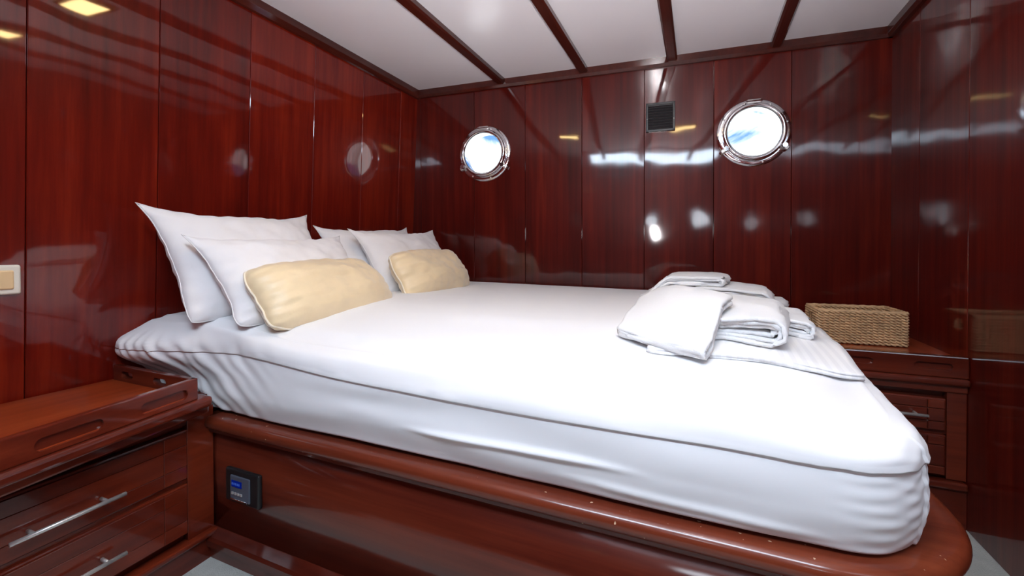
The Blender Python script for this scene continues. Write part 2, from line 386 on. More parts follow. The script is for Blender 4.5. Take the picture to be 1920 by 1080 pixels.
# slatted base under the mattress
deckpts = outline(-1.352, RX - 0.10, RAD - 0.10)
deckpts += [(1.955, 0.13), (-0.02, -0.03), (-0.02, -1.352)]
part('mattress_platform', prism(BM(), deckpts, 0.4175, 'Z', 0.39), 'wood_x', bed)

# ------------------------------------------------------------------ MATTRESS
def backy(x): return x * math.tan(TH)
CX, CY = 1.0, -0.62
def moutline():
    pts = []; x0, x1, y0 = -0.045, 1.955, -1.425
    def seg(a, b, n):
        for i in range(n): pts.append((a[0] + (b[0] - a[0]) * i / n, a[1] + (b[1] - a[1]) * i / n))
    def arc(cx, cy, r, a0, a1, n):
        for i in range(n): a = a0 + (a1 - a0) * i / n; pts.append((cx + r * math.cos(a), cy + r * math.sin(a)))
    r = 0.145; rb = 0.10; r0 = 0.03
    seg((x0 + r0, y0), (x1 - r, y0), 430)
    arc(x1 - r, y0 + r, r, -PI / 2, 0, 90)
    yb = backy(x1) - 0.02
    seg((x1, y0 + r), (x1, yb - rb), 170)
    arc(x1 - rb, yb - rb, rb, 0, PI / 2, 16)
    seg((x1 - rb, backy(x1 - rb) - 0.012), (x0 + r0, backy(x0) - 0.010), 90)
    arc(x0 + r0, backy(x0) - 0.01 - r0, r0, PI / 2, PI, 8)
    seg((x0, backy(x0) - r0 - 0.01), (x0, y0 + r0), 120)
    arc(x0 + r0, y0 + r0, r0, PI, 3 * PI / 2, 10)
    return pts
def Htop(x, y):
    z = 0.722 - 0.024 * max(0, (x - 0.4)) + 0.0
    dn = y + 1.425
    hk = 0.22 + 0.78 * sstep(0.12, 0.62, x)
    z -= hk * (0.050 * (1 - sstep(0.0, 0.55, dn)) ** 1.6 + 0.030 * (1 - sstep(0, 0.16, dn)) ** 2)
    z -= 0.016 * (1 - sstep(-0.01, 0.35, x))
    dr_ = 1.955 - x
    z -= 0.034 * (1 - sstep(0.0, 0.34, dr_)) ** 1.5
    db = backy(x) - y
    z -= 0.010 * (1 - sstep(0, 0.10, db))
    z += 0.0025 * fbm(x * 3, y * 3, 1.0)
    z += 0.0016 * math.sin(y * 34 + 2 * math.sin(x * 3)) * sstep(0.8, 1.1, x) * (1 - sstep(1.2, 1.5, x)) * sstep(-1.3, -1.2, y) * (1 - sstep(-1.1, -0.95, y))
    return z
def seamz(x):
    z = 0.604 - 0.028 * sstep(0.35, 0.95, x) - 0.010 * sstep(0.9, 1.25, x) - 0.006 * sstep(1.6, 1.9, x)
    return z
def mattress():
    out = moutline(); n = len(out)
    # outward normals
    nr = []
    for i in range(n):
        a = Vector(out[i - 1]); b = Vector(out[(i + 1) % n]); t = (b - a).normalized(); nr.append(Vector((t.y, -t.x)))
    T = thing('mattress', 'thick double mattress with a topper under a white fitted sheet, on the mahogany bed frame', 'mattress', (1.0, -0.65, 0.4185))
    def side_off(i, z, x, y):
        """bulge + wrinkles of the lower sheet"""
        n_ = nr[i]; near = max(0.0, -n_.y); right = max(0.0, n_.x); o = 0.0
        # flare over the cabinet rail at the head
        fl = (1 - sstep(0.0, 0.42, x)) * near
        o += 0.092 * fl * sstep(0.505, 0.600, z) * (1 - sstep(0.615, 0.690, z))
        o -= 0.014 * near * (1 - sstep(0.42, 0.49, z))
        # diagonal pull folds near the head corner
        if near > 0.3 and x < 0.75:
            k = x - 0.10 - (0.60 - z) * 1.15
            wv = math.sin(k * 95 + 2.5 * fbm(x * 4, z * 9, 2)) * 0.5 + math.sin(k * 53 + 1) * 0.5
            o += 0.0040 * wv * (1 - sstep(0.25, 0.62, x)) * sstep(-0.02, 0.05, x) * (1 - 0.8 * sstep(0.60, 0.65, z))
            k2 = (x - 0.02) - (0.66 - z) * 0.8
            o += 0.0022 * math.sin(k2 * 150 + 4 * fbm(x * 7, z * 7, 5)) * (1 - sstep(0.16, 0.3, x)) * (1 - sstep(0.63, 0.66, z))
        # long drag folds on the near side
        if near > 0.5:
            o += 0.0022 * math.sin((z + 0.055 * x) * 62 + 3.0 * fbm(x * 1.6, z * 4, 3)) * sstep(0.5, 0.9, x) * (1 - 0.75 * sstep(1.65, 1.82, x))
            zf = 0.505 - 0.045 * (x - 1.0) + 0.012 * math.sin(x * 5)
            o += 0.009 * math.exp(-((z - zf) / 0.007) ** 2) * sstep(0.95, 1.12, x) * (1 - sstep(1.35, 1.55, x))
            zf2 = 0.455 - 0.03 * (x - 1.4)
            o += 0.005 * math.exp(-((z - zf2) / 0.009) ** 2) * sstep(1.3, 1.5, x) * (1 - sstep(1.7, 1.85, x))
            o += 0.006 * fbm(x * 2.2, z * 2, 9)
        # gathers round the foot corner
        cr = sstep(1.78, 1.90, x) * (1 - sstep(-1.10, -0.85, y))
        o += cr * (0.0007 * math.sin((z * 1.0 - 0.45 * (y + 1.3)) * 230 + 3 * fbm(x * 3, y * 5, z * 5)) + 0.0006 * math.sin(z * 300 + y * 60 + 4 * fbm(y * 9, z * 9, 0)))
        o += 0.016 * (near + right) * math.sin(max(0, min(1, (z - 0.40) / 0.2)) * PI) * 0.45
        return o
    def ring(bm, f):
        return [bm.verts.new(f(i)) for i in range(n)]
    def skin(bm, rows):
        for A, B_ in zip(rows, rows[1:]):
            for k in range(n): bm.faces.new((A[k], A[(k + 1) % n], B_[(k + 1) % n], B_[k]))
    def hem(x, i):
        return 0.4185 + 0.0015 * (1 + math.sin(x * 9)) * max(0, -nr[i].y)
    # lower sheet
    bm = BM(); rows = []
    NS = 46
    for j in range(NS + 1):
        t = j / NS
        def f(i):
            x, y = out[i]; zb = hem(x, i); zt = seamz(x) + 0.012; z = zb + (zt - zb) * t
            tuck = 0.02 * (1 - sstep(0, 0.05, t))
            o = side_off(i, z, x, y) - tuck - 0.001
            return (x + nr[i].x * o, y + nr[i].y * o, z)
        rows.append(ring(bm, f))
    skin(bm, rows); bm.faces.new(rows[0][::-1])
    part('fitted_sheet', bm, 'sheet', T, True)
    # topper: lower lip, side, rounded fold, crowned top
    bm = BM(); rows = []
    def topper(i, off, z, rel):
        x, y = out[i]
        o = side_off(i, z, x, y) + off * (1 if near_i[i] < 0.5 else (1.0 if off < -0.02 else 0.15 + 0.85 * sstep(0.30, 0.50, x)))
        return (x + nr[i].x * o, y + nr[i].y * o, z)
    near_i = [max(0.0, -v.y) for v in nr]
    lipv = [(-0.004, 0.008), (0.001, 0.003), (0.0032, 0.0), (0.0042, 0.003), (0.0036, 0.010)]
    for off, dz in lipv:
        rows.append(ring(bm, lambda i: topper(i, off, seamz(out[i][0]) + dz + (0.006 * fbm(out[i][0] * 14, out[i][1] * 14, 3) * sstep(1.7, 1.85, out[i][0])), 0)))
    KK = 16; RT = 0.045
    def edgeH(i):
        x, y = out[i]; return Htop(x - nr[i].x * 0.04, y - nr[i].y * 0.04)
    for k in range(1, KK + 1):
        a = (PI / 2) * k / KK
        def f(i):
            x, y = out[i]; z0 = seamz(x) + 0.010; z1 = edgeH(i)
            z = z0 + (z1 - z0) * math.sin(a)
            o = 0.0036 - RT * (1 - math.cos(a))
            w_ = 1 - sstep(0.5, 1.0, k / KK)
            crease = 0.0016 * math.sin(x * 60 + 3 * fbm(x * 5, 0, 0)) * near_i[i] * math.exp(-((x % 0.31 - 0.15) / 0.05) ** 2) if 0.3 < x < 1.3 else 0
            p = topper(i, o + crease, z, a)
            b = (x + nr[i].x * (-RT + 0.0036), y + nr[i].y * (-RT + 0.0036))
            hd = (1 - sstep(0.0, 0.42, x)) * near_i[i]
            ww = w_ * (1 - hd) + hd * (0.35 + 0.65 * w_)
            return (p[0] * ww + b[0] * (1 - ww), p[1] * ww + b[1] * (1 - ww), z)
        rows.append(ring(bm, f))
    last = [v.co.copy() for v in rows[-1]]
    c0 = Vector((CX, CY, 0)); NT = 46
    for k in range(1, NT):
        s = 1 - (k / NT) ** 1.25 * 0.985
        def f(i):
            p = last[i]; x = CX + (p.x - CX) * s; y = CY + (p.y - CY) * s
            q = sstep(0, 0.08, 1 - s)
            return (x, y, p.z * (1 - q) + Htop(x, y) * q if s > 0.92 else Htop(x, y))
        rows.append(ring(bm, f))
    skin(bm, rows)
    cv = bm.verts.new((CX, CY, Htop(CX, CY)))
    for k in range(n): bm.faces.new((rows[-1][k], rows[-1][(k + 1) % n], cv))
    part('topper', bm, 'sheet', T, True)
mattress()

# ------------------------------------------------------------------ PILLOWS
def frame(p_bl, p_br, p_tl):
    """local frame from bottom-left, bottom-right, top-left corners"""
    a, b, c = Vector(p_bl), Vector(p_br), Vector(p_tl)
    u = (b - a); v = (c - a); wd = u.length; u.normalize(); v = v - u * v.dot(u); hg = v.length; v.normalize(); n_ = u.cross(v)
    return a, u, v, n_, wd, hg
def pillow(name, label, bl, br, tl, thick, mat, group, seed, pinch=0.05, tip=0.02, sag=0.0, nx=60, ny=44, piping=False, boxy=2.2, taper=0.0):
    a, u, v, n_, W_, H_ = frame(bl, br, tl)
    base = a + u * W_ / 2
    T = thing(name, label, 'pillow' if mat == 'pillow' else 'cushion', tuple(base), group)
    bm = BM(); top = {}; bot = {}
    def P(i, j, side):
        s = -1 + 2 * i / nx; t = -1 + 2 * j / ny
        s = math.sin(s * PI / 2) * 0.35 + s * 0.65; t = math.sin(t * PI / 2) * 0.35 + t * 0.65
        pull = 1 - pinch * (1 - abs(t) ** 2.0) * abs(s) ** 3
        pully = 1 - pinch * 1.3 * (1 - abs(s) ** 2.0) * abs(t) ** 3
        x = s * W_ / 2 * pull; y = t * H_ / 2 * pully
        c_ = (abs(s) * abs(t)) ** 6
        tp = tip if t > 0 else -0.018
        x += tp * c_ * (1 if s > 0 else -1) - taper * W_ * 0.5 * max(0, s) ** 2 * (t + 1) / 2; y += tp * c_ * (1 if t > 0 else -1)
        x += 0.008 * fbm(seed, t * 1.5, 0) ; y += 0.010 * fbm(s * 1.6, seed, 3) * (abs(t) ** 2)
        th = thick / 2 * (max(0, 1 - abs(s) ** boxy)) ** 0.55 * (max(0, 1 - abs(t) ** boxy)) ** 0.55
        th *= 1 + 0.16 * fbm(s * 1.3 + seed, t * 1.3, side * 5 + seed)
        # puckers radiating from the edge seams
        ed = max(abs(s), abs(t)) ** 5
        th += 0.0035 * ed * (1 - max(abs(s), abs(t)) ** 30) * (math.sin(t * 23 + seed) * (abs(s) > abs(t)) + math.sin(s * 31 + seed * 2) * (abs(t) >= abs(s)))
        th += (0.007 * fbm(s * 3 + seed, t * 2.2 + seed, 4) + 0.0035 * abs(fbm(s * 4 + t * 2 + seed, t * 5 - s, 9))) * (1 - ed)
        th -= sag * math.exp(-((t - 0.72) / 0.12) ** 2) * (1 - abs(s) ** 4)
        # belly settles downwards
        yy = y + H_ / 2 - 0.0
        return u * x + v * yy + n_ * (side * th)
    for i in range(nx + 1):
        for j in range(ny + 1):
            e = i in (0, nx) or j in (0, ny)
            top[i, j] = bm.verts.new(P(i, j, 1))
            bot[i, j] = top[i, j] if e else bm.verts.new(P(i, j, -1))
    for i in range(nx):
        for j in range(ny):
            bm.faces.new((top[i, j], top[i + 1, j], top[i + 1, j + 1], top[i, j + 1]))
            q = (bot[i, j], bot[i, j + 1], bot[i + 1, j + 1], bot[i + 1, j])
            try: bm.faces.new(q)
            except ValueError: pass
    border = [top[i, 0].co.copy() for i in range(nx)] + [top[nx, j].co.copy() for j in range(ny)] + [top[i, ny].co.copy() for i in range(nx, 0, -1)] + [top[0, j].co.copy() for j in range(ny, 0, -1)]
    obj('cushion_cover' if piping else 'pillowcase', bm, mat, T, True)
    sb = BM(); tube(sb, border, 0.0036 if piping else 0.0016, 6, closed=True)
    obj('piping' if piping else 'edge_seam', sb, 'piping' if piping else mat, T, True)
    return T
PG = 'white bed pillows'
pillow('pillow', 'largest white pillow, leaning on the left wall behind the others, highest pointed corner', (0.25, -1.475, 0.676), (0.25, -0.90, 0.685), (0.065, -1.515, 1.03), 0.18, 'pillow', PG, 1.3, tip=0.02, pinch=0.09)
pillow('pillow', 'white pillow directly behind the larger gold cushion', (0.41, -1.435, 0.670), (0.41, -0.86, 0.688), (0.215, -1.44, 0.935), 0.16, 'pillow', PG, 4.1, tip=0.018, pinch=0.08)
pillow('pillow', 'white pillow mostly hidden at the wall, in the middle behind two others', (0.23, -0.83, 0.685), (0.23, -0.20, 0.70), (0.06, -0.87, 1.00), 0.15, 'pillow', PG, 7.7, tip=0.016, pinch=0.07)
pillow('pillow', 'white pillow directly behind the smaller gold cushion', (0.37, -0.765, 0.688), (0.37, -0.14, 0.705), (0.20, -0.79, 0.985), 0.15, 'pillow', PG, 2.2, tip=0.018, pinch=0.10)
CG = 'small gold satin cushions'
pillow('cushion', 'gold satin bolster cushion nearest the camera, with cream piping', (0.51, -1.395, 0.668), (0.51, -0.86, 0.682), (0.37, -1.395, 0.85), 0.165, 'gold', CG, 3.3, tip=-0.018, pinch=-0.015, piping=True, boxy=3.0, taper=0.16)
pillow('cushion', 'smaller looking gold satin bolster cushion further along the headboard wall', (0.50, -0.765, 0.69), (0.50, -0.235, 0.70), (0.385, -0.77, 0.89), 0.165, 'gold', CG, 8.9, tip=-0.018, pinch=-0.015, piping=True, boxy=3.0, taper=0.16)

# ------------------------------------------------------------------ FOLDED SHEET + TOWELS
def quad_pt(c, s, t):
    a, b, d, e = [Vector(q) for q in c]   # front-left, front-right, back-right, back-left
    return (a * (1 - s) + b * s) * (1 - t) + (e * (1 - s) + d * s) * t
def folded(name, label, cat, c, loops, th0, th1, mat, group, close=1, seed=0.0, drape=None, n=30, wob=0.004, lt=0.006, lift=0.0):
    """cloth folded into nested U loops. c = footprint quad (front-left, front-right, back-right, back-left);
    thickness goes th0 (front) .. th1 (back); the loops close at the back (close=1) or at the front (close=0)"""
    cen = quad_pt(c, 0.5, 0.5); T = thing(name, label, cat, (cen.x, cen.y, Htop(cen.x, cen.y)), group)
    bm = BM(); KP, KA = 16, 8
    for l in range(loops):
        # centre line: (p, frac height -1..1, extension past the fold)
        fr = 1 - l / loops
        line = []
        pe = 0.02 * l + 0.010 * math.sin(seed + l)          # open ends are not flush
        for k in range(KP + 1): line.append((pe + (1 - pe) * k / KP, fr, 0.0))
        for k in range(1, KA): a = PI * k / KA; line.append((1.0, fr * math.cos(a), math.sin(a) * fr))
        for k in range(KP + 1): line.append((1 - (1 - pe - 0.015) * k / KP, -fr, 0.0))
        rows = []
        for k in range(n + 1):
            s = k / n; row_o, row_i = [], []
            pts = []
            for p, f, e in line:
                pp = p if close else 1 - p
                th = th0 + (th1 - th0) * pp; rr = th / 2 - lt / 2
                ss = s + (0.5 - s) * 0.05 * l * 0.5
                corner = 0.035 * (abs(2 * s - 1) ** 6)
                q = 0.5 + (pp - 0.5) * (1 - corner)
                pt = quad_pt(c, ss, q); d = (quad_pt(c, ss, 1) - quad_pt(c, ss, 0)).normalized()
                if not close: d = -d
                ax = (quad_pt(c, 1, 0.5) - quad_pt(c, 0, 0.5)).normalized()
                pt = pt + d * (e * rr * 0.9) + ax * (wob * fbm(f * 3 + seed, p * 4, s * 2 + l * 3)) + d * (wob * fbm(f * 2, s * 3 + seed, p * 2 + l))
                z = Htop(pt.x, pt.y) + lift + th / 2 + f * rr * (1 + 0.10 * fbm(s * 2 + l, p * 3, seed)) + (drape(s, pp) if drape else 0)
                z += wob * 0.35 * fbm(pt.x * 9 + seed, pt.y * 9, seed + l)
                pts.append(Vector((pt.x, pt.y, z)))
            # thickness in the local p-z plane
            m_ = len(pts)
            for q in range(m_):
                t = (pts[min(m_ - 1, q + 1)] - pts[max(0, q - 1)]).normalized()
                axx = (quad_pt(c, 1, 0.5) - quad_pt(c, 0, 0.5)).to_3d().normalized(); nn = t.cross(axx).normalized() * (lt / 2)
                row_o.append(bm.verts.new(pts[q] + nn)); row_i.append(bm.verts.new(pts[q] - nn))
            rows.append(row_o + row_i[::-1])
        nl = len(rows[0])
        for A, B_ in zip(rows, rows[1:]):
            for k in range(nl): bm.faces.new((A[k], A[(k + 1) % nl], B_[(k + 1) % nl], B_[k]))
        for rr_, fl in ((rows[0], 1), (rows[-1], 0)):
            h2 = nl // 2
            for k in range(h2 - 1):
                f4 = [rr_[k], rr_[k + 1], rr_[nl - 2 - k], rr_[nl - 1 - k]]
                bm.faces.new(f4 if fl else f4[::-1])
    part('cloth', bm, mat, T, True)
    return T
folded('folded_sheet', 'white satin-striped sheet folded flat beneath the front towels', 'sheet',
       ((1.500, -1.225), (1.918, -1.165), (1.950, -0.64), (1.56, -0.56)), 2, 0.014, 0.014, 'stripe', None, 0, 1.0, wob=0.006, lt=0.003)
TG = 'white folded bath towels on the bed foot'
folded('bath_towel', 'white towel lowest of the front pile, its rolled end sticking out towards the basket', 'towel', ((1.60, -1.00), (1.60, -0.58), (1.90, -0.62), (1.862, -0.96)), 3, 0.024, 0.044, 'towel', TG, 1, 2.0, None, wob=0.014, lt=0.0075, lift=0.014)
folded('bath_towel', 'white towel in the middle of the front pile, large open fold at its end', 'towel', ((1.54, -1.13), (1.48, -0.56), (1.82, -0.74), (1.762, -1.135)), 3, 0.030, 0.066, 'towel', TG, 1, 5.0, lambda s, t: 0.004 * t, wob=0.014, lt=0.0085, lift=0.014)
folded('bath_towel', 'white towel topmost and nearest of the front pile, draped down to the sheet', 'towel', ((1.425, -1.15), (1.622, -1.255), (1.69, -1.01), (1.435, -0.52)), 2, 0.028, 0.022, 'towel', TG, 0, 8.0, lambda s, t: 0.004 + 0.066 * sstep(0.0, 0.72, t) * sstep(-0.3, 0.5, s) + 0.008 * s, wob=0.008, lt=0.0085)
folded('bath_towel', 'white towel lowest of the rear pile, small rolled end beside the back wall', 'towel', ((1.62, -0.48), (1.62, -0.14), (1.93, -0.14), (1.885, -0.42)), 3, 0.030, 0.050, 'towel', TG, 1, 12.0, None, wob=0.014, lt=0.008, lift=0.0)
folded('bath_towel', 'white towel in the middle of the rear pile, rounded open fold at its end', 'towel', ((1.47, -0.64), (1.46, -0.10), (1.86, -0.16), (1.81, -0.58)), 3, 0.060, 0.082, 'towel', TG, 1, 15.0, lambda s, t: 0.006, wob=0.014, lt=0.0085)
folded('bath_towel', 'white towel topmost of the rear pile, behind the front pile', 'towel', ((1.41, -0.60), (1.42, -0.14), (1.72, -0.20), (1.68, -0.57)), 2, 0.026, 0.034, 'towel', TG, 1, 18.0, lambda s, t: 0.006 + 0.074 * sstep(0.0, 0.36, t), wob=0.012, lt=0.0095)

# ------------------------------------------------------------------ LEFT CABINET
cab = thing('bedside_cabinet', 'mahogany cabinet with gallery tray top and two drawers, beside the pillow end of the bed', 'cabinet', (0.15, -1.80, 0))
YE, YN = -1.424, -2.16    # bed end, near end
def fx(y): return 0.283 + 0.05 * (-1.46 - y)          # face line
def slab(bm, off0, off1, y0, y1, z0, z1, fn=fx, bev=0.0, seg=2):
    """board following the slightly skewed face line; off0..off1 are distances out from the face"""
    cs = [(fn(y0) + off0, y0), (fn(y0) + off1, y0), (fn(y1) + off1, y1), (fn(y1) + off0, y1)]
    b2 = BM(); prism(b2, cs, z1, 'Z', z0)
    if bev: bmesh.ops.bevel(b2, geom=b2.edges[:], offset=bev, segments=seg, profile=0.5, affect='EDGES')
    me = bpy.data.meshes.new('t'); b2.to_mesh(me); b2.free(); bm.from_mesh(me); bpy.data.meshes.remove(me); return bm
bb = BM(); prism(bb, [(-0.05, YN), (fx(YN) - 0.020, YN), (fx(YE) - 0.020, YE), (-0.05, YE)], 0.475, 'Z', 0.0)
part('carcass', bb, 'wood_y', cab)
def tx(y): return 0.345 + 0.20 * (-1.50 - y)
TE = -1.502
bb = BM(); prism(bb, [(-0.045, YN), (tx(YN) - 0.006, YN), (tx(TE) - 0.006, TE), (-0.045, TE)], 0.508, 'Z', 0.494)
part('tray_floor', bb, 'wood_top_lit', cab)
bb = slab(BM(), -0.05, 0.014, YN, -1.466, 0.466, 0.494, tx, bev=0.009, seg=4); part('nose_ledge', bb, 'wood_y', cab)
bb = slab(BM(), -0.05, -0.012, YN, -1.460, 0.440, 0.470, tx, bev=0.006, seg=2); part('cove_moulding', bb, 'wood_y', cab)
def stadium(L_, h, n=10):
    r = h / 2; p = []
    for i in range(n + 1): a = -PI / 2 + PI * i / n; p.append((L_ / 2 - r + r * math.cos(a), r * math.sin(a)))
    for i in range(n + 1): a = PI / 2 + PI * i / n; p.append((-L_ / 2 + r + r * math.cos(a), r * math.sin(a)))
    return p
# front gallery rail with long hand slots
fr = slab(BM(), -0.018, 0.0, YN, TE, 0.494, 0.553, tx, bev=0.003)
cuts = []
for yc in (-1.590, -1.785, -2.00):
    cb = prism(BM(), [(yc + a, 0.5190 + b) for a, b in stadium(0.118, 0.027)], 0.05, 'X', -0.007)
    for v in cb.verts: v.co.x += tx(v.co.y)
    cuts.append(cb)
fm = cut(fr, cuts); shift_mesh(fm, -cab.location); link('front_gallery_rail', fm, 'wood_y', cab)
# side gallery rail at the bed end, two slots through to the mattress
sr = bx(-0.04, tx(TE) - 0.002, TE - 0.018, TE, 0.494, 0.553, bev=0.003)
cuts = [prism(BM(), [(xc + a, 0.529 + b) for a, b in stadium(0.062, 0.020)], -1.3, 'Y', -1.7) for xc in (0.035, 0.20)]
sm_ = cut(sr, cuts); shift_mesh(sm_, -cab.location); link('side_gallery_rail', sm_, 'wood_x', cab)
# stile, drawers, plinth
part('stile', slab(BM(), -0.022, 0.001, -1.4975, YE, 0.07, 0.445, bev=0.001), 'wood_y', cab)
part('top_rail', slab(BM(), -0.022, -0.004, YN, -1.4975, 0.41, 0.445), 'wood_y', cab)
def drawer(t, z0, z1, zh, y0=-2.03, y1=-1.500):
    bm = slab(BM(), -0.018, 0.008, y0, y1, z0, z1, bev=0.004)
    d = part('drawer', bm, 'wood_y', t)
    # raised field made of boards: top, centre, bottom, with a crossing board line near the end
    zq = [(z0 + 0.006, z0 + 0.0405), (z0 + 0.0415, z1 - 0.0415), (z1 - 0.0405, z1 - 0.006)]
    for a, b in zq:
        for ya, yb in ((y0 + 0.006, y0 + 0.0625), (y0 + 0.0635, y1 - 0.0635), (y1 - 0.0625, y1 - 0.006)):
            b2 = slab(BM(), 0.004, 0.013, ya, yb, a, b, bev=0.0007, seg=1)
            move(b2, -Vector(cab.location)); obj('board', b2, 'wood_y', d)
    yc = -1.760
    hb = BM(); tube(hb, [(fx(yc - 0.098) + 0.042, yc - 0.098, zh), (fx(yc + 0.098) + 0.042, yc + 0.098, zh)], 0.0048, 14)
    for yy in (yc - 0.062, yc + 0.062):
        tube(hb, [(fx(yy) + 0.010, yy, zh + 0.0), (fx(yy) + 0.042, yy, zh)], 0.0042, 10)
    move(hb, -Vector(cab.location)); h_ = obj('handle', hb, 'steel', d, True)
    h_['label'] = 'brushed steel bar handle'
drawer(cab, 0.262, 0.402, 0.315); drawer(cab, 0.108, 0.250, 0.170)
part('drawer_divider', slab(BM(), -0.02, -0.002, -2.06, -1.4975, 0.248, 0.265), 'wood_y', cab)
b2 = slab(BM(), -0.02, 0.020, YN, -1.424, 0.066, 0.083, bev=0.005); part('plinth_cap', b2, 'wood_y', cab)
b2 = slab(BM(), -0.02, 0.008, YN, -1.424, 0.0, 0.068); part('plinth', b2, 'wood_y', cab)

# ------------------------------------------------------------------ CORNER CABINET (foot of the bed)
cc = thing('corner_cabinet', 'mahogany corner cabinet with slotted tray edge and two drawers, under the wicker basket', 'cabinet', (2.22, -0.15, 0))
X0, X1, YF = 2.052, 2.399, -0.40
def ybk(x): return backy(x) - 0.003
bb = BM(); prism(bb, [(X0 - 0.08, YF + 0.022), (X1, YF + 0.022), (X1, ybk(X1)), (X0 - 0.08, ybk(X0 - 0.08))], 0.50, 'Z', 0.0); part('carcass', bb, 'wood_cab_r', cc)
bb = BM(); prism(bb, [(X0 - 0.085, YF + 0.004), (X1, YF + 0.004), (X1, ybk(X1)), (X0 - 0.085, ybk(X0 - 0.085))], 0.543, 'Z', 0.495); part('counter_top', bb, 'wood_top_lit', cc)
# front rail with routed slots
fr = bx(X0 - 0.09, X1, YF - 0.020, YF + 0.005, 0.488, 0.558, bev=0.004)
cuts = [prism(BM(), [(xc + a, 0.524 + b) for a, b in stadium(0.098, 0.022)], YF - 0.011, 'Y', YF - 0.06) for xc in (2.105, 2.310)]
fm = cut(fr, cuts); shift_mesh(fm, -cc.location); link('front_rail', fm, 'wood_cab_r', cc)
part('nose_ledge', bx(X0 - 0.09, X1, YF - 0.032, YF + 0.01, 0.465, 0.488, bev=0.008, seg=3), 'wood_cab_r', cc)
part('cove_moulding', bx(X0 - 0.09, X1, YF - 0.014, YF + 0.02, 0.440, 0.468, bev=0.004), 'wood_cab_r', cc)
part('stile', bx(2.350, X1, YF - 0.006, YF + 0.024, 0.155, 0.442, bev=0.002), 'wood_cab_r', cc)
part('stile', bx(X0 - 0.08, X0, YF - 0.006, YF + 0.024, 0.155, 0.442, bev=0.002), 'wood_cab_r', cc)
for z0, z1, hd in ((0.310, 0.418, True), (0.165, 0.300, True)):
    bm = bx(X0 + 0.004, 2.347, YF - 0.012, YF + 0.022, z0, z1, bev=0.005)
    d = part('drawer', bm, 'wood_cab_r', cc)
    ys = YF - 0.018
    for a, b in ((z0 + 0.006, z0 + 0.032), (z0 + 0.034, z1 - 0.034), (z1 - 0.032, z1 - 0.006)):
        for xa, xb in ((X0 + 0.010, X0 + 0.052), (X0 + 0.054, 2.297), (2.299, 2.341)):
            b2 = bx(xa, xb, ys, YF - 0.008, a, b, bev=0.0016, seg=1); move(b2, -Vector(cc.location)); obj('board', b2, 'wood_cab_r', d)
    zh = z0 + 0.057
    hb = BM(); tube(hb, [(2.10, ys - 0.032, zh), (2.288, ys - 0.032, zh)], 0.005, 12)
    for x_ in (2.13, 2.262): tube(hb, [(x_, ys + 0.004, zh), (x_, ys - 0.032, zh)], 0.004, 8)
    move(hb, -Vector(cc.location)); h_ = obj('handle', hb, 'steel', d, True); h_['label'] = 'brushed steel bar handle'
part('drawer_divider', bx(X0, 2.35, YF, YF + 0.02, 0.300, 0.310), 'wood_cab_r', cc)
part('plinth_cap', bx(X0 - 0.08, X1, YF - 0.022, YF + 0.022, 0.128, 0.152, bev=0.006), 'wood_cab_r', cc)
part('plinth', bx(X0 - 0.08, X1, YF - 0.008, YF + 0.022, 0.0, 0.13), 'wood_cab_r', cc)

# ------------------------------------------------------------------ BASKET
bk = thing('basket', 'open rectangular woven seagrass basket on the corner cabinet', 'basket', (2.175, -0.14, 0.544))
bw_, bd_, bh_ = 0.272, 0.185, 0.122; bx0, by0 = 2.038, -0.238
ROWS = 12
def wv_side(p0, p1, nst, skip=None):
    """weft strands of one side: each row a twisted pair going in and out of the stakes"""
    bm = BM(); p0 = Vector(p0); p1 = Vector(p1); d = (p1 - p0); Ln = d.length; d.normalize(); nn = Vector((d.y, -d.x, 0))
    N_ = nst * 5
    for r in range(ROWS):
        z = 0.005 + (bh_ - 0.010) * r / (ROWS - 1)
        for ph in (0, PI):
            path = []
            for k in range(N_ + 1):
                t = k / N_; a = PI * t * nst + ph + (PI if r % 2 else 0)
                jz = 0.0010 * fbm(t * 14, r * 3.1, ph)
                path.append(p0 + d * (Ln * t) + nn * (0.0048 * math.sin(a)) + Vector((0, 0, z + 0.0030 * math.cos(a) + jz)))
            if skip and skip[0] <= r < skip[1]:
                a_, b_ = int(N_ * skip[2]), int(N_ * skip[3])
                tube(bm, path[:a_], 0.0044, 5); tube(bm, path[b_:], 0.0044, 5)
            else: tube(bm, path, 0.0038, 5)
    return bm
cor = [(bx0, by0), (bx0 + bw_, by0 + 0.008), (bx0 + bw_ - 0.004, by0 + bd_ + 0.008), (bx0 - 0.002, by0 + bd_)]
zb = 0.545
def c3(i): return (cor[i % 4][0], cor[i % 4][1], zb)
for i in range(4):
    nst = 16 if i % 2 == 0 else 11
    part('woven_side', wv_side(c3(i), c3(i + 1), nst, (6, 10, 0.36, 0.64) if i % 2 == 1 else None), 'straw', bk, True, kind='stuff')
rim = BM()
pts = []
for i in range(4):
    a, b = Vector(c3(i)), Vector(c3(i + 1))
    for k in range(30): p = a + (b - a) * k / 30; pts.append(p + Vector((0, 0, bh_ + 0.001 * math.sin(k * 1.7))))
tube(rim, pts, 0.0062, 7, closed=True); part('rim', rim, 'straw', bk, True)
st = BM()
for i in range(4):
    a, b = Vector(c3(i)), Vector(c3(i + 1)); nst = 16 if i % 2 == 0 else 11
    for k in range(nst):
        if i % 2 == 1 and 0.4 < k / nst < 0.62: continue
        p = a + (b - a) * k / nst; tube(st, [p, p + Vector((0, 0, bh_))], 0.0024, 5)
part('stakes', st, 'straw', bk, True, kind='stuff')
part('basket_base', prism(BM(), [(c[0], c[1]) for c in cor], zb + 0.006, 'Z', zb + 0.001), 'straw', bk)

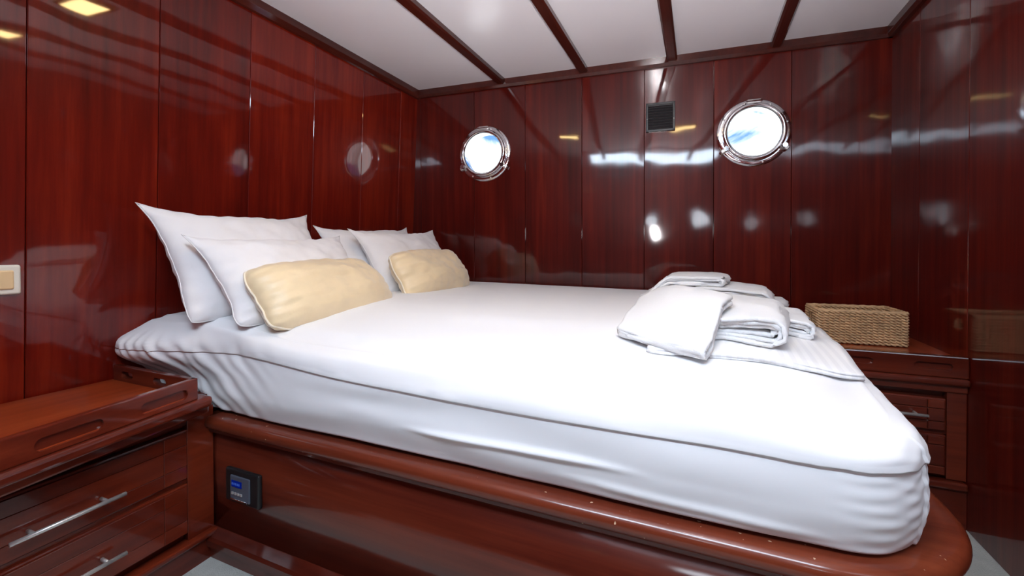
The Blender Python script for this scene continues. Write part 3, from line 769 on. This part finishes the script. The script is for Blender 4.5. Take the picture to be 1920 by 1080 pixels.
# ------------------------------------------------------------------ CONTROL PANEL on the bed side
PY = -1.422
cp = thing('control_panel', 'small black control panel with a blue display, on the bed side near the drawers', 'control panel', (0.424, PY, 0.23))
fb = bx(0.352, 0.494, PY - 0.014, PY - 0.0, 0.182, 0.278, bev=0.006, seg=3); part('surround', fb, 'black', cp)
part('faceplate', bx(0.380, 0.460, PY - 0.0180, PY - 0.0120, 0.194, 0.262, bev=0.002), 'greyface', cp)
dsp = part('display', bx(0.388, 0.430, PY - 0.0195, PY - 0.0160, 0.232, 0.250, bev=0.0005), 'lcd', cp); dsp['label'] = 'blue lit display'
tb = BM()
for i in range(5): box(tb, 0.391 + i * 0.007, 0.395 + i * 0.007, PY - 0.0200, PY - 0.0190, 0.238, 0.2445)
move(tb, -Vector(cp.location)); obj('display_text', tb, 'lcd_text', dsp)
for x_ in (0.392, 0.404, 0.416, 0.428):
    part('button', bx(x_ - 0.004, x_ + 0.004, PY - 0.0210, PY - 0.0170, 0.210, 0.217, bev=0.001), 'steel', cp)
part('lip', bx(0.384, 0.456, PY - 0.0220, PY - 0.0140, 0.196, 0.200, bev=0.001), 'chrome', cp)

# ------------------------------------------------------------------ VENT GRILLE on the back wall
vg = thing('vent_grille', 'small square black louvred vent on the back wall between the two portholes', 'vent', (0, 0, 0))
s0, s1, z0, z1 = 1.360, 1.503, 1.514, 1.663
vs0 = Vector((math.cos(TH) * (s0 + s1) / 2, math.sin(TH) * (s0 + s1) / 2, (z0 + z1) / 2)); vg.location = vs0; vg.rotation_euler = (0, 0, TH)
hw, hh_ = (s1 - s0) / 2, (z1 - z0) / 2
bm = BM(); box(bm, -hw, hw, -0.012, 0.0, hh_ - 0.012, hh_, bev=0.002); box(bm, -hw, hw, -0.012, 0.0, -hh_, -hh_ + 0.012, bev=0.002)
box(bm, -hw, -hw + 0.012, -0.012, 0.0, -hh_, hh_, bev=0.002); box(bm, hw - 0.012, hw, -0.012, 0.0, -hh_, hh_, bev=0.002)
obj('frame', bm, 'black', vg); obj('backing', bx(-hw + 0.01, hw - 0.01, -0.002, -0.0005, -hh_ + 0.01, hh_ - 0.01), 'black', vg)
sl = BM(); prism(sl, [(-0.001, -0.004), (-0.011, -0.0075), (-0.012, -0.006), (-0.003, 0.004)], hw - 0.011, 'X', -hw + 0.011)
sl0 = obj('slat', sl, 'grille', vg); nsl = 9
for k in range(nsl):
    z = -hh_ + 0.021 + (2 * hh_ - 0.040) * k / (nsl - 1)
    if k == 0: sl0.location.z = z
    else:
        c = sl0.copy(); COL.objects.link(c); c.parent = vg; c.location.z = z
for x_, z_ in ((-hw + 0.006, -0.008), (hw - 0.006, -0.014)):
    bm = BM(); bmesh.ops.create_uvsphere(bm, u_segments=10, v_segments=6, radius=0.003); move(bm, (x_, -0.012, z_)); obj('screw', bm, 'chrome', vg, True)

# ------------------------------------------------------------------ LIGHT SWITCH on the left wall
def lw(z): return lean(z)
sz0, sz1, sy0, sy1 = 0.789, 0.867, -1.845, -1.712
sw = thing('light_switch', 'ivory light switch plate with a peach rocker on the left wall', 'switch', (lw(0.83), -1.79, 0.83))
xw = lw(0.83)
part('plate', bx(xw - 0.003, xw + 0.009, sy0, sy1, sz0, sz1, bev=0.006, seg=3), 'ivory', sw)
part('rocker', bx(xw + 0.004, xw + 0.013, sy0 + 0.03, sy1 - 0.014, sz0 + 0.014, sz1 - 0.014, bev=0.004, seg=2), 'peach', sw)
part('rocker', bx(xw + 0.004, xw + 0.0125, sy0 + 0.008, sy0 + 0.028, sz0 + 0.014, sz1 - 0.014, bev=0.004, seg=2), 'ivory', sw)

# ------------------------------------------------------------------ CEILING LIGHTS
for (x, y, lb) in ((0.80, -1.27, 'rectangular brass ceiling light seen mirrored at the top of the left wall'), (1.72, -1.22, 'rectangular brass ceiling light seen mirrored left of the large porthole')):
    t = thing('ceiling_light', lb, 'ceiling light', (x, y, H), 'warm ceiling lights')
    bm = BM()
    for a in ((-0.10, 0.10, -0.058, -0.043), (-0.10, 0.10, 0.043, 0.058), (-0.10, -0.085, -0.043, 0.043), (0.085, 0.10, -0.043, 0.043)):
        box(bm, a[0], a[1], a[2], a[3], -0.014, 0.0, bev=0.003)
    obj('frame', bm, 'brass', t)
    obj('diffuser', bx(-0.085, 0.085, -0.043, 0.043, -0.012, -0.002), 'lamp', t)
